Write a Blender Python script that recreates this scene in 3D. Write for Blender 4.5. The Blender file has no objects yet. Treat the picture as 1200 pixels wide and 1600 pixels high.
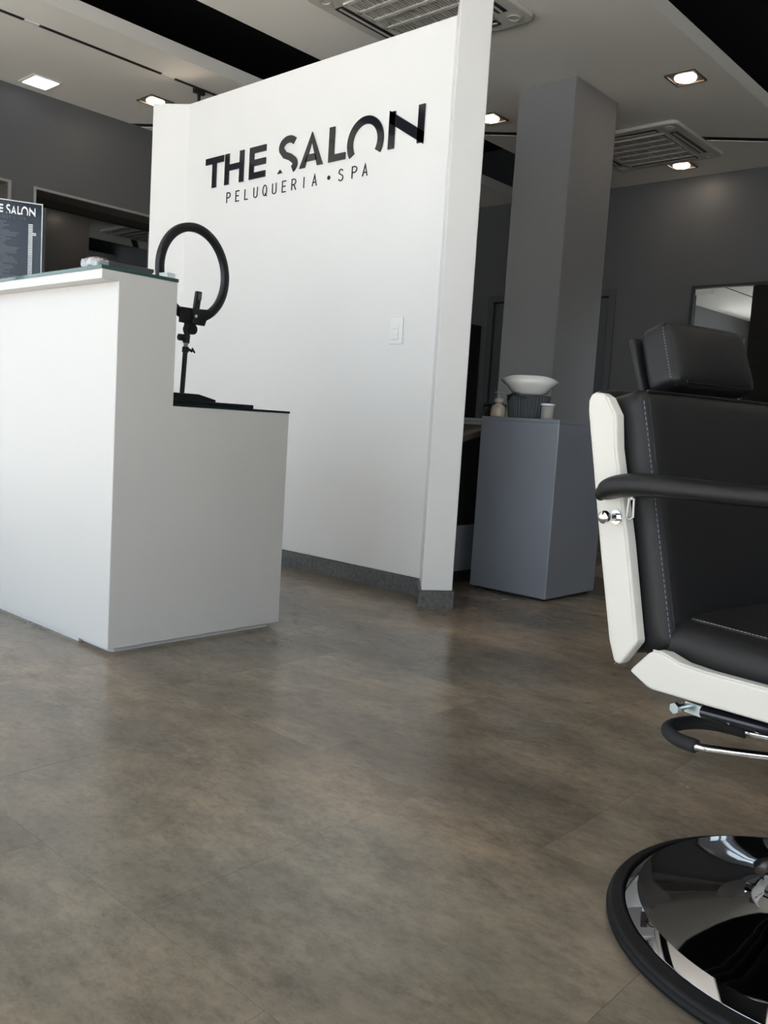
import bpy, bmesh, math, random
from mathutils import Vector, Matrix
random.seed(4)
S = bpy.context.scene
COL = S.collection
PI = math.pi

# ------------------------------------------------------------------ camera
def make_camera():
    yaw, pit, rol, fpx = 0.731322940, -0.0997902091, 0.0627354009, 1367.43738
    f = Vector((math.cos(pit) * math.cos(yaw), math.cos(pit) * math.sin(yaw), math.sin(pit)))
    r = f.cross(Vector((0, 0, 1))).normalized()
    u = r.cross(f)
    r2 = r * math.cos(rol) + u * math.sin(rol)
    u2 = -r * math.sin(rol) + u * math.cos(rol)
    cd = bpy.data.cameras.new('camera')
    co = bpy.data.objects.new('camera', cd)
    COL.objects.link(co)
    m = Matrix((r2, u2, -f)).transposed().to_4x4()
    m.translation = Vector((0, 0, 0.77))
    co.matrix_world = m
    cd.sensor_fit = 'HORIZONTAL'
    cd.sensor_width = 36.0
    cd.lens = 36.0 * fpx / 1200.0
    cd.clip_start = 0.02
    S.camera = co
make_camera()

# ------------------------------------------------------------------ world (overcast daylight), sun, exposure
SKY = 3.5
W = bpy.data.worlds.new('sky'); S.world = W; W.use_nodes = True
wn, wl = W.node_tree.nodes, W.node_tree.links
wn.clear()
wo = wn.new('ShaderNodeOutputWorld'); wb = wn.new('ShaderNodeBackground')
tc = wn.new('ShaderNodeTexCoord'); sx = wn.new('ShaderNodeSeparateXYZ'); rp = wn.new('ShaderNodeValToRGB')
wl.new(tc.outputs['Generated'], sx.inputs[0]); wl.new(sx.outputs['Z'], rp.inputs[0])
rp.color_ramp.elements[0].position = 0.0; rp.color_ramp.elements[0].color = (0.84, 0.92, 1.0, 1)
rp.color_ramp.elements[1].position = 0.7; rp.color_ramp.elements[1].color = (0.76, 0.88, 1.0, 1)
wl.new(rp.outputs[0], wb.inputs[0]); wb.inputs[1].default_value = SKY
wl.new(wb.outputs[0], wo.inputs[0])

sl = bpy.data.lights.new('sun', 'SUN'); sl.energy = 45.0; sl.angle = math.radians(0.6); sl.color = (1.0, 0.98, 0.95)
so_ = bpy.data.objects.new('sun', sl); COL.objects.link(so_)     # high over the street: lights the pavement and a strip of floor just inside the glazing
so_.rotation_euler = Vector((0.47, 0.06, -0.88)).to_track_quat('-Z', 'Y').to_euler()

S.view_settings.view_transform = 'Standard'
S.view_settings.look = 'None'
S.view_settings.gamma = 1.0
S.view_settings.use_curve_mapping = False
S.view_settings.exposure = 0.03
cy = S.cycles
cy.use_denoising = True
cy.max_bounces = 10; cy.diffuse_bounces = 6; cy.glossy_bounces = 6
cy.transmission_bounces = 8; cy.transparent_max_bounces = 10
cy.sample_clamp_indirect = 8.0
cy.caustics_reflective = False; cy.caustics_refractive = False
cy.blur_glossy = 0.3

FRONT_X = -1.5
YR = -4.5
WINS = [(-4.3, -2.1), (-1.95, 0.1), (0.25, 2.3), (2.45, 4.3), (4.45, 5.9)]      # glazed bays of the shop front, along Y
ADDED_RWINS = [(-1.2, 0.5)]                             # unseen side wall bay along X, added to brighten surfaces facing it
for a, b in WINS:                                               # portals: sampling help for the sky seen through each bay
    ld = bpy.data.lights.new('window_portal', 'AREA'); ld.shape = 'RECTANGLE'
    ld.size = b - a; ld.size_y = 2.85; ld.cycles.is_portal = True
    lo = bpy.data.objects.new('window_portal', ld); COL.objects.link(lo)
    lo.location = (FRONT_X - 0.2, (a + b) / 2, 1.5)
    lo.rotation_euler = (PI / 2, 0, -PI / 2)
ADDED_LWINS = [(-1.35, 0.3)]                                         # unseen left wall bay along X, added to lighten the lower partition
for a, b in ADDED_LWINS:
    ld = bpy.data.lights.new('window_portal', 'AREA'); ld.shape = 'RECTANGLE'
    ld.size = b - a; ld.size_y = 2.75; ld.cycles.is_portal = True
    lo = bpy.data.objects.new('window_portal', ld); COL.objects.link(lo)
    lo.location = ((a + b) / 2, 7.4, 1.45)
    lo.rotation_euler = (-PI / 2, 0, 0)
for a, b in ADDED_RWINS:
    ld = bpy.data.lights.new('window_portal', 'AREA'); ld.shape = 'RECTANGLE'
    ld.size = b - a; ld.size_y = 2.75; ld.cycles.is_portal = True
    lo = bpy.data.objects.new('window_portal', ld); COL.objects.link(lo)
    lo.location = ((a + b) / 2, YR - 0.2, 1.45)
    lo.rotation_euler = (PI / 2, 0, 0)

# ------------------------------------------------------------------ materials
def mat(name, col, rough=0.5, metal=0.0, spec=0.5, trans=0.0, ior=1.45, emit=None, estr=0.0, coat=0.0,
        noise=None, bump=None):
    m = bpy.data.materials.new(name); m.use_nodes = True
    n, l = m.node_tree.nodes, m.node_tree.links
    b = n['Principled BSDF']
    b.inputs['Base Color'].default_value = (*col, 1)
    b.inputs['Roughness'].default_value = rough
    b.inputs['Metallic'].default_value = metal
    b.inputs['Specular IOR Level'].default_value = spec
    b.inputs['Transmission Weight'].default_value = trans
    b.inputs['IOR'].default_value = ior
    b.inputs['Coat Weight'].default_value = coat
    if emit:
        b.inputs['Emission Color'].default_value = (*emit, 1)
        b.inputs['Emission Strength'].default_value = estr
    tcn = None
    if noise or bump:
        tcn = n.new('ShaderNodeTexCoord')
    if noise:                                                   # (scale, amount)
        t = n.new('ShaderNodeTexNoise'); t.inputs['Scale'].default_value = noise[0]; t.inputs['Detail'].default_value = 5
        r = n.new('ShaderNodeValToRGB')
        k = noise[1]
        r.color_ramp.elements[0].color = (*[c * (1 - k) for c in col], 1); r.color_ramp.elements[0].position = 0.3
        r.color_ramp.elements[1].color = (*[min(1, c * (1 + k)) for c in col], 1); r.color_ramp.elements[1].position = 0.7
        l.new(tcn.outputs['Object'], t.inputs['Vector']); l.new(t.outputs['Fac'], r.inputs[0])
        l.new(r.outputs[0], b.inputs['Base Color'])
    if bump:                                                    # (scale, strength, distance)
        t = n.new('ShaderNodeTexNoise'); t.inputs['Scale'].default_value = bump[0]; t.inputs['Detail'].default_value = 4
        bp = n.new('ShaderNodeBump'); bp.inputs['Strength'].default_value = bump[1]; bp.inputs['Distance'].default_value = bump[2]
        l.new(tcn.outputs['Object'], t.inputs['Vector']); l.new(t.outputs['Fac'], bp.inputs['Height'])
        l.new(bp.outputs[0], b.inputs['Normal'])
    return m

M = dict(
    wall_white=mat('white wall paint', (0.77, 0.77, 0.775), 0.38, spec=0.4, noise=(1.3, 0.01)),
    wall_grey=mat('charcoal wall paint', (0.118, 0.122, 0.132), 0.45, noise=(0.8, 0.03)),
    ceiling=mat('off white ceiling paint', (0.90, 0.88, 0.84), 0.75, noise=(0.6, 0.02)),
    plenum=mat('black plenum', (0.008, 0.009, 0.011), 0.9),
    column=mat('grey column paint', (0.255, 0.255, 0.265), 0.32, noise=(0.9, 0.03)),
    desk_white=mat('white laminate', (0.595, 0.595, 0.595), 0.38, spec=0.35, noise=(3, 0.006)),
    seam=mat('panel joint', (0.30, 0.30, 0.30), 0.6),
    tile_base=mat('grey porcelain baseboard', (0.10, 0.10, 0.10), 0.5, noise=(60, 0.35)),
    screed=mat('dark screed', (0.13, 0.12, 0.105), 0.8),
    glass_green=mat('green tinted glass', (0.055, 0.125, 0.110), 0.05, trans=0.25, ior=1.5),
    glass_dark=mat('dark tinted glass', (0.012, 0.022, 0.024), 0.05),
    black_gloss=mat('black gloss acrylic', (0.012, 0.013, 0.018), 0.06, spec=0.6),
    black_plastic=mat('black plastic', (0.014, 0.015, 0.018), 0.38),
    black_print=mat('black print', (0.015, 0.016, 0.02), 0.25),
    navy=mat('navy board', (0.012, 0.020, 0.038), 0.10, noise=(40, 0.1)),
    white_print=mat('white print', (0.85, 0.87, 0.9), 0.4),
    grey_print=mat('grey print', (0.12, 0.135, 0.16), 0.4),
    acrylic=mat('clear acrylic', (0.92, 0.95, 0.96), 0.03, trans=1.0, ior=1.45),
    white_plastic=mat('white plastic', (0.80, 0.81, 0.80), 0.3),
    ac_white=mat('white appliance plastic', (0.60, 0.585, 0.55), 0.4),
    cabinet=mat('grey satin lacquer', (0.31, 0.34, 0.40), 0.30, metal=0.45, noise=(2.2, 0.04)),
    cabinet_edge=mat('grey edge band', (0.42, 0.44, 0.47), 0.35),
    leather=mat('black leather', (0.010, 0.010, 0.011), 0.40, spec=0.3, bump=(420, 0.25, 0.0006)),
    leather_white=mat('cream leather', (0.58, 0.565, 0.53), 0.42, bump=(500, 0.18, 0.0004)),
    thread=mat('grey thread', (0.12, 0.125, 0.15), 0.7),
    thread_cream=mat('cream thread', (0.60, 0.55, 0.46), 0.7),
    chrome=mat('chrome', (0.82, 0.82, 0.83), 0.06, metal=1.0),
    chrome_dark=mat('smoked chrome', (0.30, 0.30, 0.315), 0.035, metal=1.0),
    zinc=mat('zinc plated steel', (0.55, 0.62, 0.64), 0.3, metal=1.0),
    steel=mat('brushed steel', (0.42, 0.42, 0.43), 0.35, metal=1.0),
    rubber=mat('black rubber', (0.006, 0.006, 0.0065), 0.6, spec=0.3, bump=(300, 0.2, 0.0004)),
    foam=mat('black foam grip', (0.012, 0.012, 0.013), 0.8, bump=(250, 0.3, 0.0005)),
    bronze=mat('bronze trim', (0.13, 0.105, 0.085), 0.4, metal=0.4),
    mirror=mat('mirror glass', (0.48, 0.51, 0.53), 0.012, metal=1.0),
    frame_grey=mat('pale grey frame', (0.33, 0.33, 0.335), 0.45),
    frame_brown=mat('dark brown lacquer', (0.10, 0.085, 0.07), 0.4),
    frame_dark=mat('dark frame', (0.035, 0.034, 0.032), 0.4),
    door=mat('slate door paint', (0.085, 0.096, 0.104), 0.4, noise=(1.2, 0.03)),
    door_gap=mat('door shadow gap', (0.02, 0.022, 0.025), 0.7),
    basket=mat('dark grey basket weave', (0.055, 0.065, 0.072), 0.6, bump=(300, 0.2, 0.0006)),
    ceramic=mat('white glazed bowl', (0.80, 0.80, 0.79), 0.15, coat=0.4),
    bottle=mat('clear plastic', (0.80, 0.78, 0.73), 0.12, trans=0.55, ior=1.3),
    lotion=mat('beige lotion', (0.42, 0.37, 0.30), 0.4),
    tray=mat('grey anodised tray', (0.16, 0.165, 0.17), 0.3, metal=0.5),
    paper=mat('white paper', (0.80, 0.82, 0.85), 0.5),
    wrapper=mat('cloudy plastic film', (0.42, 0.44, 0.47), 0.25),
    pink=mat('pink print', (0.65, 0.28, 0.25), 0.5),
    lamp=mat('warm lamp glass', (1, 1, 1), 0.5, emit=(1.0, 0.82, 0.62), estr=34.0),
    led=mat('cool led diffuser', (1, 1, 1), 0.5, emit=(0.90, 0.92, 1.0), estr=1.6),
    alu=mat('window frame aluminium', (0.16, 0.165, 0.17), 0.4, metal=0.6),
    pavement=mat('concrete pavement', (0.42, 0.41, 0.39), 0.9, noise=(2, 0.15)),
)
def thin_glass():
    m = bpy.data.materials.new('window pane'); m.use_nodes = True
    n, l = m.node_tree.nodes, m.node_tree.links
    n.clear()
    o = n.new('ShaderNodeOutputMaterial'); mx = n.new('ShaderNodeMixShader')
    t = n.new('ShaderNodeBsdfTransparent'); t.inputs[0].default_value = (0.95, 0.96, 0.96, 1)
    g = n.new('ShaderNodeBsdfGlossy'); g.inputs['Roughness'].default_value = 0.02
    mx.inputs[0].default_value = 0.06
    l.new(t.outputs[0], mx.inputs[1]); l.new(g.outputs[0], mx.inputs[2]); l.new(mx.outputs[0], o.inputs[0])
    return m
M['pane'] = thin_glass()

def floor_material():
    m = bpy.data.materials.new('concrete look vinyl tile'); m.use_nodes = True
    n, l = m.node_tree.nodes, m.node_tree.links
    b = n['Principled BSDF']
    geo = n.new('ShaderNodeNewGeometry'); oi = n.new('ShaderNodeObjectInfo')
    off = n.new('ShaderNodeVectorMath'); off.operation = 'MULTIPLY_ADD'
    comb = n.new('ShaderNodeCombineXYZ')
    l.new(oi.outputs['Random'], comb.inputs[0]); l.new(oi.outputs['Random'], comb.inputs[1]); l.new(oi.outputs['Random'], comb.inputs[2])
    off.inputs[1].default_value = (0.0, 0.0, 0.16)
    l.new(comb.outputs[0], off.inputs[0]); l.new(geo.outputs['Position'], off.inputs[2])
    mp = n.new('ShaderNodeMapping'); mp.inputs['Rotation'].default_value = (0, 0, 0.15); mp.inputs['Scale'].default_value = (1.0, 0.55, 1.0)
    l.new(off.outputs[0], mp.inputs[0])
    def noise(sc, det, ro=0.6):
        t = n.new('ShaderNodeTexNoise'); t.inputs['Scale'].default_value = sc; t.inputs['Detail'].default_value = det
        t.inputs['Roughness'].default_value = ro
        l.new(mp.outputs[0], t.inputs['Vector']); return t
    def ramp(src, stops):
        r = n.new('ShaderNodeValToRGB'); e = r.color_ramp.elements
        while len(e) < len(stops): e.new(0.5)
        for k, (p, c) in enumerate(stops): e[k].position = p; e[k].color = (*c, 1)
        l.new(src, r.inputs[0]); return r
    def mix(a, c, f, kind='MIX'):
        x = n.new('ShaderNodeMix'); x.data_type = 'RGBA'; x.blend_type = kind
        if isinstance(f, float): x.inputs[0].default_value = f
        else: l.new(f, x.inputs[0])
        l.new(a, x.inputs[6]); l.new(c, x.inputs[7]); return x.outputs[2]
    big = ramp(noise(1.9, 7, 0.62).outputs['Fac'], [(0.33, (0.125, 0.110, 0.088)), (0.47, (0.190, 0.165, 0.130)), (0.64, (0.300, 0.246, 0.186))])
    tint = ramp(noise(1.1, 3).outputs['Fac'], [(0.42, (1.02, 0.94, 0.885)), (0.60, (0.965, 0.975, 0.985))])
    fine = ramp(noise(13, 9, 0.78).outputs['Fac'], [(0.34, (0.68, 0.68, 0.68)), (0.52, (1.0, 1.0, 1.0)), (0.70, (1.16, 1.15, 1.12))])
    spk = ramp(noise(70, 5, 0.8).outputs['Fac'], [(0.36, (0.80, 0.80, 0.80)), (0.5, (1, 1, 1)), (0.68, (1.12, 1.12, 1.1))])
    c = mix(big.outputs[0], tint.outputs[0], 1.0, 'MULTIPLY')
    c = mix(c, fine.outputs[0], 0.95, 'MULTIPLY')
    c = mix(c, spk.outputs[0], 0.9, 'MULTIPLY')
    l.new(c, b.inputs['Base Color'])
    rr = n.new('ShaderNodeMapRange'); rr.inputs[3].default_value = 0.20; rr.inputs[4].default_value = 0.30
    l.new(noise(9, 4).outputs['Fac'], rr.inputs[0]); l.new(rr.outputs[0], b.inputs['Roughness'])
    b.inputs['Specular IOR Level'].default_value = 0.5
    bp = n.new('ShaderNodeBump'); bp.inputs['Strength'].default_value = 0.12; bp.inputs['Distance'].default_value = 0.001
    l.new(noise(60, 4).outputs['Fac'], bp.inputs['Height']); l.new(bp.outputs[0], b.inputs['Normal'])
    return m
M['tile'] = floor_material()

# ------------------------------------------------------------------ object helpers
def tag(o, label=None, cat=None, group=None, kind=None):
    if label: o['label'] = label
    if cat: o['category'] = cat
    if group: o['group'] = group
    if kind: o['kind'] = kind
    return o
def thing(name, label, cat, loc=(0, 0, 0), rz=0.0, group=None):
    o = bpy.data.objects.new(name, None); COL.objects.link(o)
    o.empty_display_size = 0.1; o.location = loc; o.rotation_euler = (0, 0, rz)
    return tag(o, label, cat, group)
def obj(name, bm, m, parent=None, smooth=False, bevel=0.0, seg=2):
    me = bpy.data.meshes.new(name)
    bmesh.ops.recalc_face_normals(bm, faces=bm.faces)
    bm.to_mesh(me); bm.free()
    for x in (m if isinstance(m, (list, tuple)) else [m]): me.materials.append(x)
    if smooth:
        for p in me.polygons: p.use_smooth = True
    o = bpy.data.objects.new(name, me); COL.objects.link(o)
    if parent: o.parent = parent
    if bevel:
        md = o.modifiers.new('bevel', 'BEVEL'); md.width = bevel; md.segments = seg; md.limit_method = 'ANGLE'
    return o
def B(): return bmesh.new()
def box(bm, x0, x1, y0, y1, z0, z1, mi=0):
    v = [bm.verts.new((x, y, z)) for x in (x0, x1) for y in (y0, y1) for z in (z0, z1)]
    for q in ((0, 1, 3, 2), (4, 6, 7, 5), (0, 4, 5, 1), (2, 3, 7, 6), (0, 2, 6, 4), (1, 5, 7, 3)):
        f = bm.faces.new([v[i] for i in q]); f.material_index = mi
    return bm
def prism(bm, pts, fn, t):
    """polygon pts (u, v) mapped by fn(u, v, w), w from 0 to t"""
    a = [bm.verts.new(fn(u, v, 0)) for u, v in pts]
    b = [bm.verts.new(fn(u, v, t)) for u, v in pts]
    k = len(pts)
    bm.faces.new(a); bm.faces.new(list(reversed(b)))
    for i in range(k):
        j = (i + 1) % k
        bm.faces.new((a[j], a[i], b[i], b[j]))
    return bm
def plan(z0): return lambda u, v, w: (u, v, z0 + w)
def lathe(bm, prof, n=48, c=(0, 0), mi=0):
    rings = []
    for r, z in prof:
        if r < 1e-5: rings.append([bm.verts.new((c[0], c[1], z))])
        else: rings.append([bm.verts.new((c[0] + r * math.cos(2 * PI * i / n), c[1] + r * math.sin(2 * PI * i / n), z)) for i in range(n)])
    for A, Bn in zip(rings, rings[1:]):
        for i in range(n):
            j = (i + 1) % n
            if len(A) == 1 and len(Bn) == 1: continue
            if len(A) == 1: f = bm.faces.new((A[0], Bn[j], Bn[i]))
            elif len(Bn) == 1: f = bm.faces.new((A[i], A[j], Bn[0]))
            else: f = bm.faces.new((A[i], A[j], Bn[j], Bn[i]))
            f.material_index = mi
    return bm
def tube(bm, path, r, n=12, cap=True, closed=False):
    P = [Vector(p) for p in path]; rings = []; k = len(P)
    rr = r if isinstance(r, (list, tuple)) else [r] * k
    up = None
    for i in range(k):
        if closed: t = (P[(i + 1) % k] - P[i - 1]).normalized()
        else: t = (P[min(i + 1, k - 1)] - P[max(i - 1, 0)]).normalized()
        if up is None: up = Vector((0, 0, 1)) if abs(t.z) < 0.9 else Vector((1, 0, 0))
        a = (up - t * up.dot(t)).normalized(); b = t.cross(a); up = a
        rings.append([bm.verts.new(P[i] + (a * math.cos(2 * PI * j / n) + b * math.sin(2 * PI * j / n)) * rr[i]) for j in range(n)])
    for i in range(k if closed else k - 1):
        A, Bn = rings[i], rings[(i + 1) % k]
        for j in range(n):
            bm.faces.new((A[j], A[(j + 1) % n], Bn[(j + 1) % n], Bn[j]))
    if cap and not closed:
        bm.faces.new(list(reversed(rings[0]))); bm.faces.new(rings[-1])
    return bm
def sphere(bm, c, r, n=20):
    bmesh.ops.create_uvsphere(bm, u_segments=n, v_segments=n // 2, radius=r, matrix=Matrix.Translation(c)); return bm
def spline(pts, n=8):
    P = [Vector(p) for p in pts]; out = []
    for i in range(len(P) - 1):
        p0, p1, p2, p3 = P[max(i - 1, 0)], P[i], P[i + 1], P[min(i + 2, len(P) - 1)]
        for k in range(n):
            t = k / n
            out.append(0.5 * ((2 * p1) + (p2 - p0) * t + (2 * p0 - 5 * p1 + 4 * p2 - p3) * t * t + (3 * p1 - p0 - 3 * p2 + p3) * t ** 3))
    out.append(P[-1]); return out
def soft_box(bm, hx, hy, hz, r, n=14, bulge=(0, 0, 0), fn=None):
    """rounded, slightly bulging block centred at 0; fn maps the vertex at the end"""
    faces = []
    for ax in range(3):
        for sg in (-1, 1):
            g = {}
            for i in range(n + 1):
                for j in range(n + 1):
                    a = math.sin((i / n - .5) * PI) ; b = math.sin((j / n - .5) * PI)
                    p = [0, 0, 0]; p[ax] = sg; p[(ax + 1) % 3] = a; p[(ax + 2) % 3] = b
                    g[i, j] = p
            for i in range(n):
                for j in range(n):
                    faces.append([g[i, j], g[i + 1, j], g[i + 1, j + 1], g[i, j + 1]])
    H = (hx, hy, hz); cache = {}
    def vert(p):
        k = tuple(round(c, 5) for c in p)
        if k in cache: return cache[k]
        q = [p[i] * H[i] for i in range(3)]
        inn = [max(-(H[i] - r), min(H[i] - r, q[i])) for i in range(3)]
        d = Vector([q[i] - inn[i] for i in range(3)])
        if d.length > 1e-9: d = d.normalized() * r
        o = Vector(inn) + d
        for i in range(3):
            if bulge[i]:
                w = 1
                for j in range(3):
                    if j != i: w *= (1 - abs(p[j]) ** 2.5)
                o[i] += bulge[i] * p[i] * w * (1 if abs(p[i]) > .99 else abs(p[i]))
        if fn: o = Vector(fn(o))
        cache[k] = bm.verts.new(o); return cache[k]
    for f in faces:
        vs = []
        for p in f:
            v = vert(p)
            if v not in vs: vs.append(v)
        if len(vs) >= 3:
            try: bm.faces.new(vs)
            except ValueError: pass
    return bm
def copy_tree(o, parent=None):
    c = o.copy(); COL.objects.link(c)
    if parent: c.parent = parent
    for ch in list(o.children): copy_tree(ch, c)
    return c

# ------------------------------------------------------------------ the room
CEIL = 3.17; TOP = 3.75; XB = 7.85; YL = 6.9

# floor: screed with half-bonded 0.68 x 0.61 tiles
floor = tag(obj('floor', box(B(), FRONT_X - .1, XB + .2, YR - .1, YL + .3, -0.06, -0.0085), M['screed']),
            'concrete look grey brown vinyl tile floor of the salon', 'floor', kind='structure')
gap = 0.0003
TX, TY = 0.68, 0.61
tb = B(); box(tb, gap, TX - gap, gap, TY - gap, -0.0085, 0)
tile0 = obj('tile', tb, M['tile'], floor)
first = True; ntile = 0
i0 = math.floor((FRONT_X - 0.72) / TX); 
for i in range(-3, 11):
    x = 0.72 + i * TX
    yo = 1.105 if i % 2 == 0 else 1.41
    for j in range(-11, 10):
        y = yo + j * TY - TY
        if y < YR - 0.1 - .3 or y > YL - 0.1: continue
        if x > XB - .05 or x < FRONT_X - .3: continue
        if y < -1.3 and x > 1.5: continue                       # far corner behind the barber chair, out of view
        t = tile0 if first else tile0.copy()
        if not first: COL.objects.link(t); t.parent = floor
        first = False; t.location = (x, y, 0); ntile += 1
tag(obj('floor_extension', box(B(), 2.1, XB, YR, -1.31, -0.0084, -0.0005), M['tile'], floor))

# ceiling: dropped panels with open black gaps, a diagonal slit across them, black plenum above
ceiling = tag(obj('ceiling', box(B(), FRONT_X - .1, XB + .3, YR - .1, YL + .4, TOP, TOP + .05), M['plenum']),
              'black open plenum above dropped off white ceiling panels', 'ceiling', kind='structure')
def slit(y, d=0.0): return 4.166 + (6.892 - y) * 0.7046 + d
FT = 0.092
def panel(y0, y1, x0=None, x1=None):
    SW = 0.105
    pr = [(FRONT_X, y0), (slit(y0), y0), (slit(y1), y1), (FRONT_X, y1)]
    obj('ceiling_panel', prism(B(), pr, plan(CEIL), FT), M['ceiling'], ceiling)
    if y1 > 2.5:
        pb = [(slit(y0, SW), y0), (XB + .05, y0), (XB + .05, y1), (slit(y1, SW), y1)]
        obj('ceiling_panel', prism(B(), pb, plan(CEIL), FT), M['ceiling'], ceiling)
panel(5.36, YL + .02); panel(2.44, 4.56)
for y0, y1 in ((5.36, YL), (2.44, 4.56)):                        # black strip closing the diagonal slit, painting in its shade
    obj('slit_shade', prism(B(), [(slit(y0, .001), y0), (slit(y0, .104), y0), (slit(y1, .104), y1), (slit(y1, .001), y1)], plan(CEIL + .004), .05), M['plenum'], ceiling)
obj('ceiling_panel', prism(B(), [(FRONT_X, YR), (XB, YR), (XB, 1.0), (FRONT_X, 1.0)], plan(CEIL), FT), M['ceiling'], ceiling)

# left wall with two mirror niches
NT = 0.28
wl_ = B()
def lw(x0, x1, z0, z1): box(wl_, x0, x1, YL, YL + NT, z0, z1)
N1 = (1.85, 3.15); N2 = (3.33, 4.75); NZ = (0.75, 2.457)
lw(FRONT_X - .1, ADDED_LWINS[0][0], 0, TOP); lw(ADDED_LWINS[0][0], ADDED_LWINS[0][1], 2.85, TOP); lw(ADDED_LWINS[0][1], N1[0], 0, TOP); lw(N1[1], N2[0], 0, TOP); lw(N2[1], XB + .2, 0, TOP)
for a, b in (N1, N2): lw(a, b, 0, NZ[0]); lw(a, b, NZ[1], TOP)
box(wl_, ADDED_LWINS[0][1] + .05, XB + .2, YL + NT + .012, YL + NT + .1, 0, TOP)
tag(obj('wall_left', wl_, M['wall_grey']), 'charcoal painted wall with recessed mirrors behind the reception desk', 'wall', kind='structure')
for k, (a, b) in enumerate((N1, N2)):
    t = thing('niche_mirror', ('leftmost mirror set in a pale framed recess, mostly hidden by the price list',
                               'wide mirror in pale framed recess between price list and white partition')[k], 'mirror',
              ((a + b) / 2, YL + NT, NZ[0]), group='mirrors recessed in the charcoal wall')
    h = (b - a) / 2; H = NZ[1] - NZ[0]
    obj('mirror_pane', box(B(), -h + .001, h - .001, 0.0, 0.010, .001, H - .001), M['mirror'], t)
    f = B()
    for q in ((-h, -h + .018, 0, H), (h - .018, h, 0, H), (-h + .018, h - .018, H - .018, H), (-h + .018, h - .018, 0, .018)):
        box(f, q[0], q[1], -NT - .012, -NT + .012, q[2], q[3])
    obj('frame', f, M['frame_grey'], t)
    f = B()
    for q in ((-h + .0005, -h + .012, 0, H - .0005), (h - .012, h - .0005, 0, H - .0005), (-h + .012, h - .012, H - .012, H - .0005), (-h + .012, h - .012, 0.0005, .012)):
        box(f, q[0], q[1], -NT + .013, -.001, q[2], q[3])
    obj('reveal_lining', f, M['frame_brown'], t)

# back wall with the double door
DY0, DY1, DZ = 4.205, 5.71, 2.215
bw = B()
for y0, y1, z0, z1 in ((YR, DY0, 0, TOP), (DY1, YL, 0, TOP), (DY0, DY1, DZ, TOP)):
    box(bw, XB, XB + .15, y0, y1, z0, z1)
tag(obj('wall_back', bw, M['wall_grey']), 'charcoal painted back wall behind the square column', 'wall', kind='structure')
door = tag(obj('door_1', box(B(), XB + .06, XB + .10, DY0, DY1, 0, DZ), M['door_gap']),
           'slate grey double door in the back wall, half hidden by the column', 'door', kind='structure')
fr = B()
for y0, y1, z0, z1 in ((DY0, DY0 + .07, 0, DZ), (DY1 - .07, DY1, 0, DZ), (DY0 + .07, DY1 - .07, DZ - .07, DZ)):
    box(fr, XB - .015, XB + .059, y0, y1, z0, z1)
obj('door_frame', fr, M['door'], door, bevel=.003)
mid = (DY0 + DY1) / 2
for s, (y0, y1) in ((1, (DY0 + .085, mid - .004)), (-1, (mid + .004, DY1 - .085))):
    lf = obj('door_leaf', box(B(), XB + .012, XB + .055, y0, y1, 0.01, DZ - .085), M['door'], door)
    yy = mid - s * .08
    obj('door_handle', tube(B(), [(XB + .012, yy, 1.0), (XB - .04, yy, 1.0), (XB - .04, yy - s * .12, 1.0)], .009), M['steel'], lf)

# right wall and the glazed shop front behind the camera
wr_ = B()
edges = [FRONT_X - .1] + [v for w in ADDED_RWINS for v in w] + [XB + .15]
for k in range(0, len(edges), 2): box(wr_, edges[k], edges[k + 1], YR - .15, YR, 0, TOP)
for a, b in ADDED_RWINS: box(wr_, a, b, YR - .15, YR, 2.85, TOP)
tag(obj('wall_right', wr_, M['wall_grey']), 'charcoal painted side wall to the right of the barber chair', 'wall', kind='structure')
wf = B()
edges = [YR - .15] + [v for w in WINS for v in w] + [YL + .3]
for k in range(0, len(edges), 2): box(wf, FRONT_X - .12, FRONT_X, edges[k], edges[k + 1], 0, TOP)
for a, b in WINS: box(wf, FRONT_X - .12, FRONT_X, a, b, 2.95, TOP)
tag(obj('wall_front', wf, M['wall_grey']), 'dark shop front wall with tall glazing behind the camera', 'wall', kind='structure')
for k, (a, b) in enumerate(WINS):
    f = B()
    box(f, FRONT_X - .09, FRONT_X - .03, a, a + .05, 0, 2.95); box(f, FRONT_X - .09, FRONT_X - .03, b - .05, b, 0, 2.95)
    box(f, FRONT_X - .09, FRONT_X - .03, a + .05, b - .05, 0, .06); box(f, FRONT_X - .09, FRONT_X - .03, a + .05, b - .05, 2.9, 2.95)
    nm = max(0, round((b - a) / 1.1) - 1)
    ys = [a + (b - a) * (i + 1) / (nm + 1) for i in range(nm)]
    for y in ys: box(f, FRONT_X - .08, FRONT_X - .04, y - .025, y + .025, .06, 2.9)
    w = tag(obj('window_%d' % (k + 1), f, M['alu']), 'tall glazed bay %d of the shop front' % (k + 1), 'window', kind='structure')
    yy = [a + .05] + ys + [b - .05]
    for p, q in zip(yy, yy[1:]):
        obj('pane', box(B(), FRONT_X - .062, FRONT_X - .058, p, q, .06, 2.9), M['pane'], w)
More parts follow.
